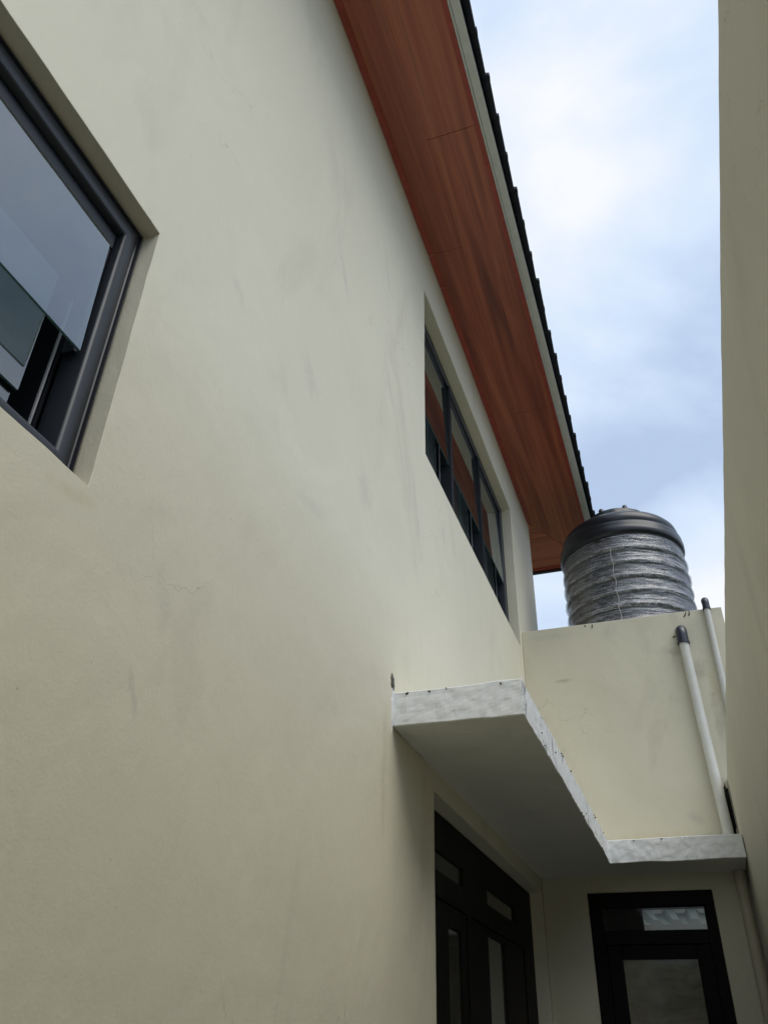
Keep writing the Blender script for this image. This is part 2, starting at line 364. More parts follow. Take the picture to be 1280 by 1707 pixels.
f = MB(); f.box(-2.2, -2.1, 2.6, YE - .13, 4.06, EZ - .11); f.build('inner_wall', M['inside'], house)

# annex: wall with the back door, carries the tank deck and parapet
BD = (.35, 1.272, 0, 2.628)
wall_mesh('y', YB, .12, .001, 1.80, 0, 4.935, [BD]).build('annex_wall', M['cream2'], house, bevel=.006, weld=True)
f = MB(); f.box(1.68, 1.80, YB + .121, 9.0, 0, 4.93); f.build('annex_side_wall', M['cream2'], house)
f = MB(); f.box(.002, 1.679, YB + .121, 9.0, 4.58, 4.74); f.build('deck_slab', M['concrete'], house)
f = MB(); f.box(-.118, -.001, YE + .001, 9.0, 0, 4.74); f.build('annex_left_wall', M['cream2'], house)

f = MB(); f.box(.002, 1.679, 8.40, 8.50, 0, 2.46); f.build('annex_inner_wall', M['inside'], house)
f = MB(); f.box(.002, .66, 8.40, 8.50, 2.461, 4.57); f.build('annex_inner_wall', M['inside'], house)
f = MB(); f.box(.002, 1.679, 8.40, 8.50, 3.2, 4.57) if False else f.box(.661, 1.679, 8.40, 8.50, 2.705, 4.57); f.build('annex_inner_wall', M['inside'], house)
# canopy slab, L-shaped: subdivided and worked by hand
def canopy():
    mb = MB(); z0, z1 = 2.745, 2.908; XO = .60; Y0 = 3.345; Y1 = 6.55; XR = 1.536
    def jit(p, a=.0042):
        v = Vector(p); n = noise.noise(v * 6.0) ; n2 = noise.noise(v * 23.0 + Vector((5, 2, 1))) + .3 * noise.noise(v * 61.0)
        return (v.x + a * n + a * .5 * n2, v.y + a * n2, v.z + a * 1.3 * n + a * .5 * n2)
    # underside
    def under(x0, x1, y0, y1, nx, ny): mb.grid(lambda s, t: jit((x0 + (x1 - x0) * s, y0 + (y1 - y0) * t, z0)), nx, ny, 0)
    def top(x0, x1, y0, y1): mb.grid(lambda s, t: jit((x0 + (x1 - x0) * s, y0 + (y1 - y0) * t, z1)), 12, 24, 1)
    for fn in (under,):
        fn(0.001, XO, Y0, Y1, 36, 160); fn(0.001, XO, Y1, YB - .001, 36, 24); fn(XO, XR, Y1, YB - .001, 60, 24)
    mb.grid(lambda s, t: jit((.001 + (XO - .001) * s, Y0 + (Y1 - Y0) * t, z1)), 36, 160, 1)
    mb.grid(lambda s, t: jit((.001 + (XO - .001) * s, Y1 + (YB - .001 - Y1) * t, z1)), 36, 24, 1)
    mb.grid(lambda s, t: jit((XO + (XR - XO) * s, Y1 + (YB - .001 - Y1) * t, z1)), 60, 24, 1)
    mb.grid(lambda s, t: jit((.001 + (XO - .001) * s, Y0, z0 + (z1 - z0) * t)), 36, 12, 1)
    mb.grid(lambda s, t: jit((XO, Y0 + (Y1 - Y0) * s, z0 + (z1 - z0) * t)), 160, 12, 2)
    mb.grid(lambda s, t: jit((XO + (XR - XO) * s, Y1, z0 + (z1 - z0) * t)), 60, 12, 1)
    mb.grid(lambda s, t: jit((XR, Y1 + (YB - .001 - Y1) * s, z0 + (z1 - z0) * t)), 24, 12, 1)
    o = mb.build('canopy', [M['grey_soffit'], M['white'], M['scuff']], house, weld=True)
    for p in o.data.polygons: p.use_smooth = False
    o.modifiers.new('b', 'BEVEL').width = .004; o.modifiers['b'].limit_method = 'ANGLE'; o.modifiers['b'].angle_limit = math.radians(50)
    return o
cano = canopy()
rc = random.Random(3)                                      # chips and pinholes in the painted edge
for k in range(21):
    if k < 5: p = (rc.uniform(.05, .58), 3.339, rc.choice((2.90, 2.895, rc.uniform(2.76, 2.9)))); ax = 'y'
    elif k < 18: p = (.606, rc.uniform(3.45, 6.4), rc.choice((2.9, 2.75, rc.uniform(2.76, 2.9)))); ax = 'x'
    else: p = (rc.uniform(.65, 1.5), 6.544, rc.choice((2.9, 2.898, rc.uniform(2.76, 2.9)))); ax = 'y'
    b = MB(); w_ = rc.uniform(.002, .007); h_ = rc.uniform(.0015, .0045); n_ = 7; cx, cyy, cz = p
    ring = [(math.cos(2 * PI * q / n_) * w_ * rc.uniform(.5, 1.2), math.sin(2 * PI * q / n_) * h_ * rc.uniform(.5, 1.2)) for q in range(n_)]
    vs = [((cx + u, cyy, cz + v_) if ax == 'y' else (cx, cyy + u * 2, cz + v_)) for u, v_ in ring]
    vs += [((q0 + (0 if ax == 'y' else -.008)), q1 + (.008 if ax == 'y' else 0), q2) for q0, q1, q2 in vs]
    b.add(vs, [tuple(range(n_))] + [(q, (q + 1) % n_, n_ + (q + 1) % n_, n_ + q) for q in range(n_)]); b.build('chip', M['mark'], cano)
# cement left on the wall where the canopy meets it, and on the annex wall
def patch(cx, cyy, cz, rx, rz, plane, mat, name='mortar_patch', thick=.006, n=18, seed=1):
    rnd = random.Random(seed); ring = []
    for k in range(n):
        a = 2 * PI * k / n; r = 1 + rnd.uniform(-.28, .28); ring.append((math.cos(a) * rx * r, math.sin(a) * rz * r))
    mb = MB()
    def P(u, w, d): return (cx + u, cyy - d, cz + w) if plane == 'y' else (cx + d, cyy + u, cz + w)
    vs = [P(u, w, .0) for u, w in ring] + [P(u * .85, w * .85, thick) for u, w in ring] + [P(0, 0, thick)]
    fs = [(k, (k + 1) % n, n + (k + 1) % n, n + k) for k in range(n)] + [(n + k, n + (k + 1) % n, 2 * n) for k in range(n)]
    mb.add(vs, fs); return mb.build(name, mat, house)
patch(0, 3.335, 2.955, .022, .04, 'x', M['cement'], seed=4)
patch(0, 3.338, 2.83, .012, .10, 'x', M['white'], seed=8, name='paint_smear')
patch(1.335, YB, 2.925, .075, .022, 'y', M['cement'], seed=3)
patch(1.455, YB, 3.06, .022, .15, 'y', M['cement'], seed=9, thick=.004)
patch(1.52, YB, 3.17, .017, .27, 'y', M['darkgap'], seed=12, thick=.003, name='joint_shade_patch')  # dark patch paints the shade of the gap beside the right wall
for (x, z, h, lean) in ((1.497, 4.905, .045, .022), (1.528, 4.912, .05, .012), (.665, 4.905, .035, .006), (.60, 4.915, .02, .003), (1.375, 4.70, .008, .03)):
    mb = MB(); mb.tube([(x - lean, YB - .001, z - h * .5), (x - lean * .3, YB - .002, z - .1 * h), (x, YB - .001, z + h * .5)], [.0065, .005, .003], 6)
    mb.build('drip_mark', M['mark'], house)

# ------------------------------------------------------------------ eave: soffit boards, trims, fascia, tiles
TR0, TR1 = .045, .615
soff = MB(); soff.box(0.001, .60, -6, YE + 1.1, EZ + .03, EZ + .05); soff.build('soffit_backing', M['inside'], house)
def board(x0, x1, y0, y1, mat, z=EZ): 
    b = MB(); b.box(x0, x1, y0, y1, z, z + .012); return b.build('soffit_board', mat, house, bevel=.0015, seg=1)
ys_a = [-6, -2.9, .15, 3.2 - .1, 6.2, YE]
XM = .272
seamsA = [-6, -2.0, 1.0, 4.05, 7.1]; seamsB = [-6, -3.0, .05, 3.1, 6.15]
# miter: line from (0,YE-.02) to (TR1, YE+1.15)
def miter_y(x): return 8.15 + x * (.55 / .285)
def quad_board(pts, mat):
    b = MB(); n = len(pts)
    vs = [(x, y, EZ) for x, y in pts] + [(x, y, EZ + .012) for x, y in pts]
    b.add(vs, [tuple(range(n)), tuple(range(n, 2 * n))] + [(k, (k + 1) % n, n + (k + 1) % n, n + k) for k in range(n)])
    return b.build('soffit_board', mat, house, bevel=.0012, seg=1)
for a, b_ in zip(seamsA[:-1], seamsA[1:]): board(.03, XM - .0002, a + .001, b_ - .001, M['wood_y'])
quad_board([(.03, 7.102), (XM - .0002, 7.102), (XM - .0002, miter_y(XM) - .006), (.03, miter_y(.03) - .006)], M['wood_y'])
for a, b_ in zip(seamsB[:-1], seamsB[1:]): board(XM + .0002, TR1 + .01, a + .0015, b_ - .0015, M['wood_y'])
quad_board([(XM + .0002, 6.152), (TR1 + .01, 6.152), (TR1 + .01, miter_y(TR1) - .006), (XM + .0002, miter_y(XM) - .006)], M['wood_y'])
YF = 9.29
ya = YE - .02
for k, (y0, y1) in enumerate([(8.165, 8.52), (8.523, 9.235)]):
    quad_board([(-3, y0), (max(0, (y0 - 8.15) / 1.93) , y0 + .004), ((y1 - 8.15) / 1.93, y1), (-3, y1)], M['wood_x'])
def trimbar(name, pts_prof, y0, y1, mat, wob=.0):
    """prism along y with ragged painted edge"""
    n = len(pts_prof); nseg = int((y1 - y0) / .06) + 1; vs = []
    for i in range(nseg + 1):
        y = y0 + (y1 - y0) * i / nseg; w = wob * noise.noise(Vector((y * 3.1, 1.7, 0))) + wob * .6 * noise.noise(Vector((y * 14, 4, 0)))
        vs += [(x + (w if k in (1, 2) else 0), y, z + (w * .7 if k in (0, n - 1) and wob else 0)) for k, (x, z) in enumerate(pts_prof)]
    b = MB(); b.add(vs, [(i * n + k, i * n + (k + 1) % n, (i + 1) * n + (k + 1) % n, (i + 1) * n + k) for i in range(nseg) for k in range(n)] + [tuple(range(n)), tuple(nseg * n + k for k in range(n))])
    return b.build(name, mat, house)
for y0, y1 in ((-6, 1.2), (1.204, 4.03), (4.036, 4.372), (4.378, YE - .03)):
    trimbar('wall_trim', [(.001, EZ - .032), (.014, EZ - .028), (.042, EZ - .006), (.044, EZ - .001), (.001, EZ - .001)], y0, y1, M['redtrim'], .004)
for yy in (4.033, 4.375):
    b = MB(); b.tube([(.001, yy - .004, EZ - .033), (.016, yy, EZ - .03), (.043, yy + .006, EZ - .006)], .0032, 6); b.build('joint_filler', M['filler'], house)
for y0, y1 in ((-6, -.9), (-.897, 3.4), (3.403, 7.6), (7.603, 9.33)):
    trimbar('edge_trim', [(TR1, EZ - .001), (TR1, EZ - .010), (.649, EZ - .010), (.649, EZ - .001)], y0, y1, M['redtrim'])
b = MB(); b.box(-3, TR1 - .001, 9.236, 9.30, EZ - .010, EZ + .029); b.build('edge_trim', M['redtrim'], house)
for y0, y1 in ((-6, -1.8), (-1.797, 2.25), (2.253, 6.3), (6.303, 9.36)):
    b = MB(); b.box(.651, .664, y0, y1, EZ - .012, EZ + .03); b.box(.664, .667, y0, y1, EZ + .004, EZ + .028); b.box(.667, .722, y0, y1, EZ - .010, EZ + .016)
    b.build('fascia', M['fascia'], house, bevel=.0015, seg=1)
b = MB(); b.box(-3, .65, 9.302, 9.352, EZ - .03, EZ + .03); b.build('fascia', M['alu'], house)  # far fascia in near-black, its shadow put into the colour
# roof covering: underlay deck plus individual eave tiles
roof = MB(); sl_ = math.tan(math.radians(28))
roof.add([(.70, -6, EZ + .036), (.70, 9.36, EZ + .036), (-3, 9.36, EZ + .036 + 3.7 * sl_), (-3, -6, EZ + .036 + 3.7 * sl_),
          (.70, -6, EZ + .05), (.70, 9.36, EZ + .05), (-3, 9.36, EZ + .05 + 3.7 * sl_), (-3, -6, EZ + .05 + 3.7 * sl_)],
         [(0, 1, 2, 3), (4, 5, 6, 7), (0, 1, 5, 4), (1, 2, 6, 5), (2, 3, 7, 6), (3, 0, 4, 7)])
roofo = roof.build('roof', M['tile'], house)
roof = MB(); roof.add([(-3, -6, EZ + .036 + 3.7 * sl_), (-3, 9.36, EZ + .036 + 3.7 * sl_), (-6.3, 9.36, EZ + .2), (-6.3, -6, EZ + .2)], [(0, 1, 2, 3)])
roof.build('rear_roof', M['tile'], house)
def tile_mesh(course):
    b = MB(); n = 10; vs = []
    x0 = .772 - course * .32; L = .36
    for e_, (dx, dz) in enumerate(((0, 0), (-L, L * sl_))):
        for s_ in (0, 1):
            for i in range(n + 1):
                t = i / n; y = t * .312
                wv = .012 * math.sin(t * PI) + .012 * (1 - t)
                xo = (.010 * (1 - t) + (.004 if t < .12 else 0)) if e_ == 0 else 0
                vs.append((x0 + dx + xo, y, .0 + course * .32 * sl_ + dz + wv * .9 + (.026 if s_ else 0) + (course > 0) * .02))
    w = n + 1; fs = []
    for i in range(n):
        fs += [(i, i + 1, 2 * w + i + 1, 2 * w + i), (w + i, w + i + 1, 3 * w + i + 1, 3 * w + i), (i, i + 1, w + i + 1, w + i), (2 * w + i, 2 * w + i + 1, 3 * w + i + 1, 3 * w + i)]
    fs += [(0, w, 3 * w, 2 * w), (n, w + n, 3 * w + n, 2 * w + n)]
    b.add(vs, fs); return b
t0 = tile_mesh(0).build('roof_tile', M['tile'], house)
t0.location = (0, -5.9, EZ + .018); t0.parent = roofo; LOCS = t0
k = 0
y = -5.9 + .30
rt = random.Random(5)
while y < 9.2:
    o = t0.copy(); C.collection.objects.link(o); o.location = (rt.uniform(-.006, .006), y, EZ + .018 + rt.uniform(-.002, .004)); o.rotation_euler = (rt.uniform(-.012, .012), 0, rt.uniform(-.008, .008)); y += .30
up_ = MB()
for c_ in range(1, 11):
    tm = tile_mesh(c_)
    y = -5.9
    while y < 9.2:
        up_.add([(a, b2 + y, c2 + EZ + .018) for a, b2, c2 in tm.v], tm.f); y += .30
up_.build('upper_tile_courses', M['tile'], house, kind='stuff')

# ------------------------------------------------------------------ windows
def winprof(s=1.0):
    pr = [(0, -.085), (0, -.014), (.005, -.014), (.007, -.005), (.012, -.004), (.014, -.013), (.018, -.016)]
    for i in range(0, 9):
        a = PI * i / 8; pr.append((.020 + .0262 * (1 - math.cos(a)), -.016 + .013 * math.sin(a)))
    pr += [(.0735, -.085)]
    return [(u * s, d) for u, d in pr]
def pane(mb, x0, x1, y0, y1, z0, z1, t=.007):
    """sheet of glass leaning from x0 at the bottom to x1 at the top"""
    mb.add([(x0, y0, z0), (x0, y1, z0), (x1, y1, z1), (x1, y0, z1)], [(0, 1, 2, 3)], 0)
    e_ = [(x0 + .0005, y0, z0), (x0 + .0005, y1, z0), (x0 - t, y1, z0), (x0 - t, y0, z0)]
    mb.add(e_, [(0, 1, 2, 3)], 1)
    mb.add([(x0, y1, z0), (x0 - t, y1, z0), (x1 - t, y1, z1), (x1, y1, z1)], [(0, 1, 2, 3)], 1)
    mb.add([(x0, y0, z0), (x0 - t, y0, z0), (x1 - t, y0, z1), (x1, y0, z1)], [(0, 1, 2, 3)], 1)
def window(rect, depth, bays, ps, zsplit, gap):
    y0, y1, z0, z1 = rect
    fr = loop_frame(winprof(ps), -depth, y0 + .001, y1 - .001, z0 + .001, z1 - .001).build('window', M['alu'], house)
    for p in fr.data.polygons: p.use_smooth = True
    fr.data.set_sharp_from_angle(angle=math.radians(32))
    fw = .08 * ps; w = (y1 - y0) / bays
    for k in range(bays):
        a = y0 + k * w + (fw if k == 0 else .024); b_ = y0 + (k + 1) * w - (fw if k == bays - 1 else .024)
        if k:
            m_ = MB(); yc = y0 + k * w
            m_.box(-depth - .084, -depth - .004, yc - .024, yc + .024, z0 + fw, z1 - fw)
            m_.box(-depth - .004, -depth + .002, yc - .022, yc - .014, z0 + fw, z1 - fw); m_.box(-depth - .004, -depth + .002, yc + .014, yc + .022, z0 + fw, z1 - fw)
            m_.build('mullion', M['alu'], fr)
        # sash: dark head rail and stiles, then the frameless pane pushed out a little at its foot
        s_ = MB(); zt = z1 - fw
        s_.box(-depth - .075, -depth - .032, a, b_, zt - gap, zt - .001)
        s_.box(-depth - .075, -depth - .036, b_ - .011, b_ - .001, zsplit + .012, zt - gap)
        s_.box(-depth - .075, -depth - .036, a + .001, a + .011, zsplit + .012, zt - gap)
        s_.build('sash', M['alu'], fr)
        p_ = MB(); pane(p_, -depth - .012, -depth - .031, a + .012, b_ - .012, zsplit, zt - gap * .8)
        p_.build('glass_pane', [M['glass'], M['glassedge']], fr)
        p_ = MB(); zm = z0 + (zsplit - z0) * .56
        pane(p_, -depth - .098, -depth - .104, a, b_ - .072, zm, zsplit + .25); p_.build('reflection_pane', [M['glass_inner'], M['glassedge']], fr)  # recessed panes made up to stand in for reflections
        p_ = MB(); pane(p_, -depth - .110, -depth - .112, a, b_ - .078, z0, zm - .010); p_.build('reflection_pane', [M['glass_inner'], M['glassedge']], fr)
        r_ = MB(); r_.box(-depth - .092, -depth - .086, b_ - .022, b_ - .017, z0 + .02, zsplit + .2); r_.build('rail', M['alu_grey'], fr)
        r_ = MB(); r_.box(-depth - .30, -depth - .10, b_ + .001, b_ + .012, z0, z1); r_.build('side_lining', M['alu'], fr)
        r_ = MB(); r_.box(-depth - .34, -depth - .335, a - .3, b_ + .2, z0 - .1, z1 + .1); r_.build('room_dark_sheet', M['doorwood'], fr)  # near-black sheet stands in for the unlit room behind the window
    return fr
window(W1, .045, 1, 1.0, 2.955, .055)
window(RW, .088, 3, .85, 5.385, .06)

# ------------------------------------------------------------------ double door under the canopy (plane x = -0.11)
y0, y1, z0, z1 = LD
fd = MB(); X0, X1 = -.118, -.085; XF = -.095
tz0, tz1 = 2.338, 2.435
for (a, b_, c_, d_) in ((y0 + .001, y1 - .001, tz1, z1 - .001), (y0 + .001, 4.22, 0, tz1), (4.90, 5.50, 2.21, tz1), (6.36, y1 - .001, 2.21, tz1), (4.22, 4.90, 2.21, tz0), (5.50, 6.36, 2.21, tz0), (4.98, 5.06, 0, 2.21), (6.62, y1 - .001, 0, 2.21)):
    fd.box(X0, XF, a, b_, c_, d_)
fdo = fd.build('double_door', M['doorwood'], house, bevel=.003, seg=1)
for a, b_ in ((4.22, 4.90), (5.50, 6.36)):
    p_ = MB(); p_.add([(-.110, a, tz0), (-.110, b_, tz0), (-.110, b_, tz1), (-.110, a, tz1)], [(0, 1, 2, 3)]); p_.build('transom_pane', M['glass_dim'], fdo)
for (a, b_, ga, gb, gt) in ((4.225, 4.975, 4.60, 4.86, 2.10), (5.065, 6.615, 5.515, 5.975, 2.165)):
    lf = MB(); XA, XB = -.125, -.103
    lf.box(XA, XB, a, ga, .01, 2.205); lf.box(XA, XB, gb, b_, .01, 2.205); lf.box(XA, XB, ga, gb, gt, 2.205); lf.box(XA, XB, ga, gb, .01, .35)
    lo = lf.build('door_leaf', M['doorwood'], fdo, bevel=.003, seg=1)
    p_ = MB(); p_.add([(-.116, ga, .35), (-.116, gb, .35), (-.116, gb, gt), (-.116, ga, gt)], [(0, 1, 2, 3)]); p_.build('door_pane', M['glass_dim'], fdo)

# ------------------------------------------------------------------ back door
x0, x1, _, z1 = BD
bd = MB(); Y0, Y1 = YB - .004, YB + .07
for (a, b_, c_, d_) in ((x0 + .001, x1 - .001, 2.525, z1 - .001), (x0 + .001, .447, 0, 2.525), (1.192, x1 - .001, 0, 2.525), (.447, 1.192, 2.27, 2.362)):
    bd.box(a, b_, Y0, Y1, c_, d_)
bdo = bd.build('back_door', M['doorwood'], house, bevel=.003, seg=1)
lf = MB()
for (a, b_, c_, d_) in ((.45, .556, .01, 2.266), (1.087, 1.189, .01, 2.266), (.556, 1.087, 2.172, 2.266), (.556, 1.087, .01, .4)): lf.box(a, b_, YB + .012, YB + .05, c_, d_)
lf.build('door_leaf', M['doorwood'], bdo, bevel=.003, seg=1)
p_ = MB(); p_.add([(.556, YB + .03, .4), (1.087, YB + .03, .4), (1.087, YB + .03, 2.172), (.556, YB + .03, 2.172)], [(0, 1, 2, 3)]); p_.build('door_pane', M['glass_door'], bdo)
p_ = MB(); p_.add([(.447, YB + .04, 2.362), (1.192, YB + .04, 2.362), (1.192, YB + .04, 2.525), (.447, YB + .04, 2.525)], [(0, 1, 2, 3)]); p_.build('transom_pane', M['glass_clear'], bdo)
b = MB(); b.tube([(.50, YB - .0, 1.0), (.50, YB - .05, 1.0), (.50, YB - .055, 1.0)], .012, 10); b.tube([(.50, YB - .05, 1.0), (.60, YB - .05, 1.0)], .009, 10); b.build('handle', M['alu_grey'], bdo)

# ------------------------------------------------------------------ boundary wall on the right
bw = empty('boundary_wall', (1.62, 3, 0), 'tall shaded beige boundary wall along the right side of the passage', 'wall')
mb = MB()
def bwx(y): return 1.54 + .006 * noise.noise(Vector((y * .8, 3, 1))) + .0015 * noise.noise(Vector((y * 7, 3, 5)))
ny = 240
prof = [(0, 0), (0, 3.422), (.008, 3.43), (.132, 3.43), (.14, 3.42), (.14, 0)]
vs = []
for i in range(ny + 1):
    y = -6 + (YB - .002 + 6) * i / ny
    for u, z in prof: vs.append((bwx(y) + u, y, z + (.003 * noise.noise(Vector((y * 1.7, 0, 2))) if z > 1 else 0)))
n = len(prof)
mb.add(vs, [(i * n + k, i * n + (k + 1) % n, (i + 1) * n + (k + 1) % n, (i + 1) * n + k) for i in range(ny) for k in range(n)] + [tuple(range(n)), tuple(ny * n + k for k in range(n))])
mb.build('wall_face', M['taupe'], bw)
mb = MB(); mb.box(.001, 1.537, -7.2, -7.06, 0, 3.43); mb.box(1.54, 1.68, -7.2, -6.001, 0, 3.43); mb.build('unseen_end_wall', M['taupe'], bw)  # unseen wall added to keep sky out of the door glass reflection

# ------------------------------------------------------------------ water tank on the deck
TX, TY, TZ = 1.008, 7.865, 4.741
tk = empty('water_tank', (TX, TY, TZ), 'black ribbed plastic water tank wrapped in clear stretch film on the roof deck', 'water tank')
R0 = .628
def lathe(prof, n=96, fn=None):
    mb = MB(); vs = []
    for r, z in prof:
        for k in range(n):
            a = 2 * PI * k / n; rr = r + (fn(a, z) if fn else 0); vs.append((TX + rr * math.cos(a), TY + rr * math.sin(a), TZ + z))
    fs = [(i * n + k, i * n + (k + 1) % n, (i + 1) * n + (k + 1) % n, (i + 1) * n + k) for i in range(len(prof) - 1) for k in range(n)]
    mb.add(vs, fs, 0, True); return mb
def bodyr(z):
    r = R0 - .012
    for zz in (.10, .26, .42, .58, .74, .90, 1.06):
        d = (z - zz) / .024; r += .019 * math.exp(-d * d)
    return r
lathe([(0, 0)] + [(bodyr(0) - .01, 0)] + [(bodyr(i * .015), .01 + i * .015) for i in range(84)]).build('tank_body', M['tank'], tk)
ZS = 1.29
dome = [(R0 - .012, ZS - .05), (R0 + .010, ZS - .035), (R0 + .018, ZS - .02), (R0 + .019, ZS + .03), (R0 + .014, ZS + .036), (R0 + .012, ZS + .042), (R0 + .010, ZS + .085), (R0 + .004, ZS + .100), (R0 - .008, ZS + .108), (R0 - .022, ZS + .110), (R0 - .024, ZS + .116),
        (R0 - .014, ZS + .128), (R0 - .016, ZS + .170), (R0 - .028, ZS + .212), (R0 - .058, ZS + .250), (R0 - .105, ZS + .280), (R0 - .17, ZS + .302), (R0 - .24, ZS + .318), (R0 - .34, ZS + .328), (0, ZS + .33)]
lathe(dome).build('shoulder', M['tank'], tk)
lid = [(.335, ZS + .31), (.337, ZS + .445), (.325, ZS + .458), (.2, ZS + .495), (.08, ZS + .51), (0, ZS + .515)]
ld = lathe(lid, 64, lambda a, z: .006 * (math.cos(a * 16) > 0) if z < ZS + .45 else 0).build('lid', M['tank'], tk)
for a in (-2.0, -1.15, 0.4, 1.7, 3.0):
    kx, ky = TX + .30 * math.cos(a), TY + .30 * math.sin(a)
    b = MB(); b.tube([(kx, ky, TZ + ZS + .44), (kx, ky, TZ + ZS + .485), (kx, ky, TZ + ZS + .50), (kx, ky, TZ + ZS + .505)], [.028, .028, .02, .006], 12); b.build('knob', M['tank'], ld)
def filmfn(a, z):
    v = Vector((math.cos(a) * 1.4, math.sin(a) * 1.4, z * 16 + .8 * math.sin(a * 2 + 1)))
    v2 = Vector((math.cos(a) * 5, math.sin(a) * 5, z * 48 + 2.2 * math.sin(a * 1.5)))
    return .007 * noise.noise(v) + .0065 * noise.noise(v2) + .003 * abs(noise.noise(v2 * 2.3))
film = lathe([(bodyr(i * .0045) + .010 - (.004 if i > 260 else 0), .012 + i * .0045) for i in range(268)], 320, filmfn)
def filmmat():
    mt, t, b = newmat('crinkled_stretch_film')
    tcn = t.nodes.new('ShaderNodeTexCoord'); sx = t.nodes.new('ShaderNodeSeparateXYZ'); t.links.new(tcn.outputs['Object'], sx.inputs[0])
    at = N(t, 'ShaderNodeMath', operation='ARCTAN2'); t.links.new(sx.outputs[1], at.inputs[0]); t.links.new(sx.outputs[0], at.inputs[1])
    def cv(sa, sz, tilt):
        m1 = N(t, 'ShaderNodeMath', operation='MULTIPLY'); m1.inputs[1].default_value = sa; t.links.new(at.outputs[0], m1.inputs[0])
        m2 = N(t, 'ShaderNodeMath', operation='MULTIPLY'); m2.inputs[1].default_value = sz; t.links.new(sx.outputs[2], m2.inputs[0])
        m3 = N(t, 'ShaderNodeMath', operation='MULTIPLY_ADD'); m3.inputs[1].default_value = tilt; t.links.new(at.outputs[0], m3.inputs[0]); t.links.new(m2.outputs[0], m3.inputs[2])
        c = t.nodes.new('ShaderNodeCombineXYZ'); t.links.new(m1.outputs[0], c.inputs[0]); t.links.new(m3.outputs[0], c.inputs[1]); return c.outputs[0]
    a = noi(t, cv(3.2, 30, 1.5), 1.9, 9, .80, .8)
    b2 = noi(t, cv(13, 80, -4), 1.7, 5, .75, .3)
    thin = noi(t, cv(.8, 60, 1.4), 1.3, 3, .6, .1)
    big = noi(t, cv(1.2, 3, 0), 1.3, 3, .5)
    f1 = mix(t, 1.0, ramp(t, a, [(.485, .0), (.515, 1)]), ramp(t, b2, [(.45, .0), (.50, 1)]), 'MULTIPLY')
    f2 = mix(t, 1.0, f1, ramp(t, thin, [(.56, 0), (.60, 1)]), 'LIGHTEN')
    f3 = mix(t, 1.0, f2, ramp(t, big, [(.35, .45), (.6, 1)]), 'MULTIPLY')
    ph = N(t, 'ShaderNodeMath', operation='MULTIPLY_ADD'); ph.inputs[1].default_value = 1 / .16; ph.inputs[2].default_value = -.10 / .16 + 10
    t.links.new(sx.outputs[2], ph.inputs[0]); frc = N(t, 'ShaderNodeMath', operation='FRACT'); t.links.new(ph.outputs[0], frc.inputs[0])
    f3 = mix(t, 1.0, f3, ramp(t, frc.outputs[0], [(.0, 1), (.12, .85), (.5, .62), (.78, .5), (.82, .0), (.89, .0), (.93, 1)]), 'MULTIPLY')   # film palest on rib crests, cleared below each to paint its dark underside
    t.nodes.remove(b); o = t.nodes['Material Output']
    tr = N(t, 'ShaderNodeBsdfTransparent'); tr.inputs[0].default_value = (.86, .86, .86, 1)
    pb = N(t, 'ShaderNodeBsdfPrincipled'); pb.inputs['Base Color'].default_value = (.68, .70, .75, 1); pb.inputs['Roughness'].default_value = .22
    gl = N(t, 'ShaderNodeBsdfGlossy'); gl.inputs['Roughness'].default_value = .16
    bp = N(t, 'ShaderNodeBump'); bp.inputs['Strength'].default_value = .5; bp.inputs['Distance'].default_value = .006; t.links.new(a, bp.inputs['Height'])
    bp2 = N(t, 'ShaderNodeBump'); bp2.inputs['Strength'].default_value = .5; bp2.inputs['Distance'].default_value = .005; t.links.new(b2, bp2.inputs['Height']); t.links.new(bp.outputs[0], bp2.inputs['Normal'])
    t.links.new(bp2.outputs[0], pb.inputs['Normal']); t.links.new(bp2.outputs[0], gl.inputs['Normal'])
    m0 = N(t, 'ShaderNodeMixShader'); m0.inputs[0].default_value = .13; t.links.new(tr.outputs[0], m0.inputs[1]); t.links.new(gl.outputs[0], m0.inputs[2])
    m1 = N(t, 'ShaderNodeMixShader'); mm = N(t, 'ShaderNodeMath', operation='MULTIPLY'); mm.inputs[1].default_value = .76
    t.links.new(f3, mm.inputs[0]); t.links.new(mm.outputs[0], m1.inputs[0]); t.links.new(m0.outputs[0], m1.inputs[1]); t.links.new(pb.outputs[0], m1.inputs[2])
    t.links.new(m1.outputs[0], o.inputs[0]); return mt
film.build('stretch_film', filmmat(), tk)
# vertical tape seam showing through the wrap
b = MB(); a = -1.70
b.tube([(TX + (bodyr(i * .03) + .012) * math.cos(a - .012 * math.sin(i)), TY + (bodyr(i * .03) + .012) * math.sin(a - .012 * math.sin(i)), TZ + i * .03) for i in range(1, 37)], .0022, 6)
b.build('seam', M['fascia'], tk)

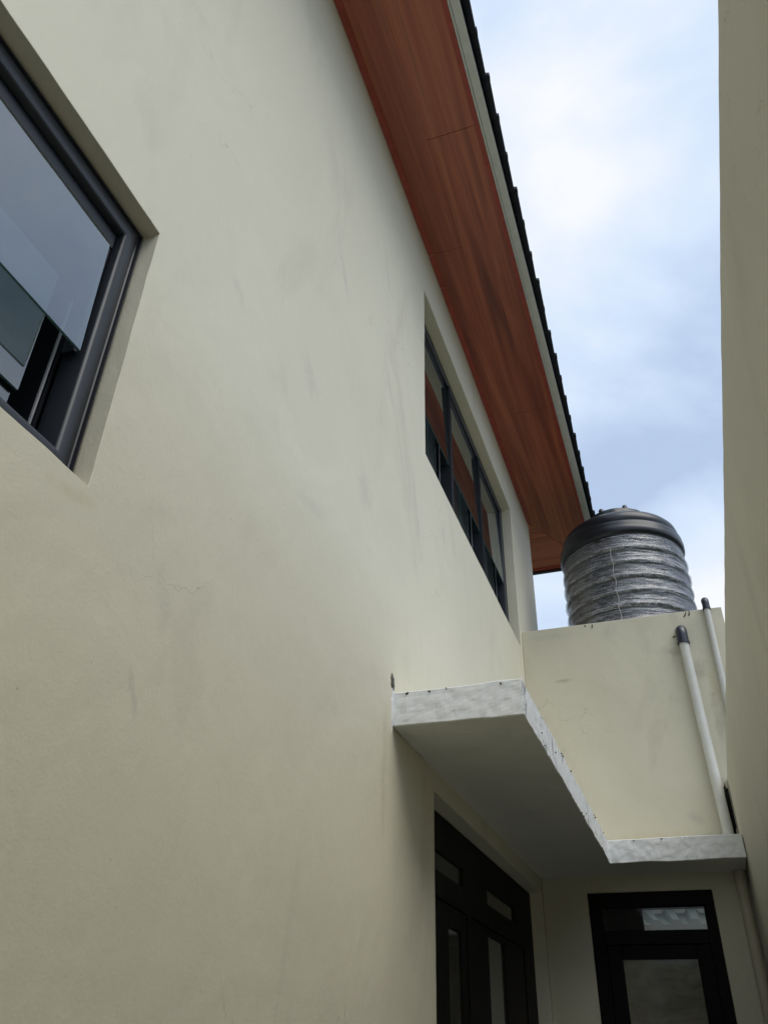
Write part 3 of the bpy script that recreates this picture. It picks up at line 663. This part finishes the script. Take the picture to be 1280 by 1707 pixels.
# ------------------------------------------------------------------ pipes
def pipe(name, pts, r, label, elbow_at=None, mat='pvc', group=None, er=1.22):
    base = pts[-1]; e_ = empty(name, base, label, 'pipe', group)
    b = MB(); b.tube(pts, r, 20); b.build('pipe', M[mat], e_)
    if elbow_at:
        x, y, z, yb, zl = elbow_at
        rr = r * er; b = MB(); path = [(x + (pts[1][0] - pts[0][0]) * .03, y, z - zl), (x, y, z - r * .6)]
        R = (yb - y)
        for k in range(1, 9):
            t = k / 8 * PI / 2; path.append((x, y + R * (1 - math.cos(t)) * .9, z - r * .6 + r * 1.7 * math.sin(t)))
        path.append((x, yb - .001, z + r * 1.1))
        b.tube(path, rr, 20)
        b.tube([(path[0][0], y, z - zl - .004), (path[0][0], y, z - zl + .014)], rr * 1.09, 20)
        b.build('elbow', M['blackpvc'], e_)
    return e_
pipe('downpipe', [(1.424, YB - .055, 4.66), (1.445, YB - .055, 3.8), (1.472, YB - .055, 2.905)], .040, 'thicker white pipe with black elbow running down the tank wall to the canopy', (1.424, YB - .055, 4.70, YB, .10), group=None)
pipe('overflow_pipe', [(1.676, YB - .035, 4.955), (1.672, YB - .035, 4.0), (1.665, YB - .035, 3.40)], .026, 'thin white pipe with dark cap rising above the top edge of the tank wall', (1.676, YB - .035, 4.985, YB + .02, .075))
e_ = empty('painted_pipe', (1.487, YB - .04, 0), 'cream painted pipe in the corner right of the back door below the canopy', 'pipe')
b = MB(); b.tube([(1.487, YB - .042, 0), (1.487, YB - .042, 2.74)], .040, 20); b.build('pipe', M['pvc_paint'], e_)
b = MB(); b.tube([(1.487, YB - .042, 2.66), (1.487, YB - .042, 2.742)], .047, 20); b.build('socket', M['pvc_paint'], e_)

# ------------------------------------------------------------------ corrugated roof seen through the transom
rw = empty('rear_wall', (1, 11.2, 0), 'dim grey wall beyond the back door, below the corrugated sheet', 'wall')
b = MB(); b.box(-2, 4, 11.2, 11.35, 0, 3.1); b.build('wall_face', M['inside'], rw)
cs = empty('corrugated_roof', (.9, 9.2, 2.7), 'pale translucent corrugated roof sheet seen through the back door transom', 'roof sheet')
mt, t, b_ = newmat('translucent_sheet'); b_.inputs['Base Color'].default_value = (.50, .52, .50, 1); b_.inputs['Roughness'].default_value = .7
b_.inputs['Transmission Weight'].default_value = 0
tl = N(t, 'ShaderNodeBsdfTranslucent'); tl.inputs[0].default_value = (.5, .52, .50, 1)
ms = N(t, 'ShaderNodeMixShader'); ms.inputs[0].default_value = .6; t.links.new(b_.outputs[0], ms.inputs[1]); t.links.new(tl.outputs[0], ms.inputs[2]); t.links.new(ms.outputs[0], t.nodes['Material Output'].inputs[0])
mb = MB(); px = []
x = .55; 
while x < 2.6:
    px += [(x, 0), (x + .07, 0), (x + .10, .05), (x + .17, .05)]; x += .20
n = len(px)
vs = [(x_, 8.62, 2.685 + z_) for x_, z_ in px] + [(x_, 10.6, 2.85 + z_) for x_, z_ in px]
vs2 = [(a, b2, c + .003) for a, b2, c in vs]
mb.add(vs + vs2, [(k, k + 1, n + k + 1, n + k) for k in range(n - 1)] + [(2 * n + k, 2 * n + k + 1, 3 * n + k + 1, 3 * n + k) for k in range(n - 1)] + [(k, k + 1, 2 * n + k + 1, 2 * n + k) for k in range(n - 1)])
mb.build('sheet', mt, cs)
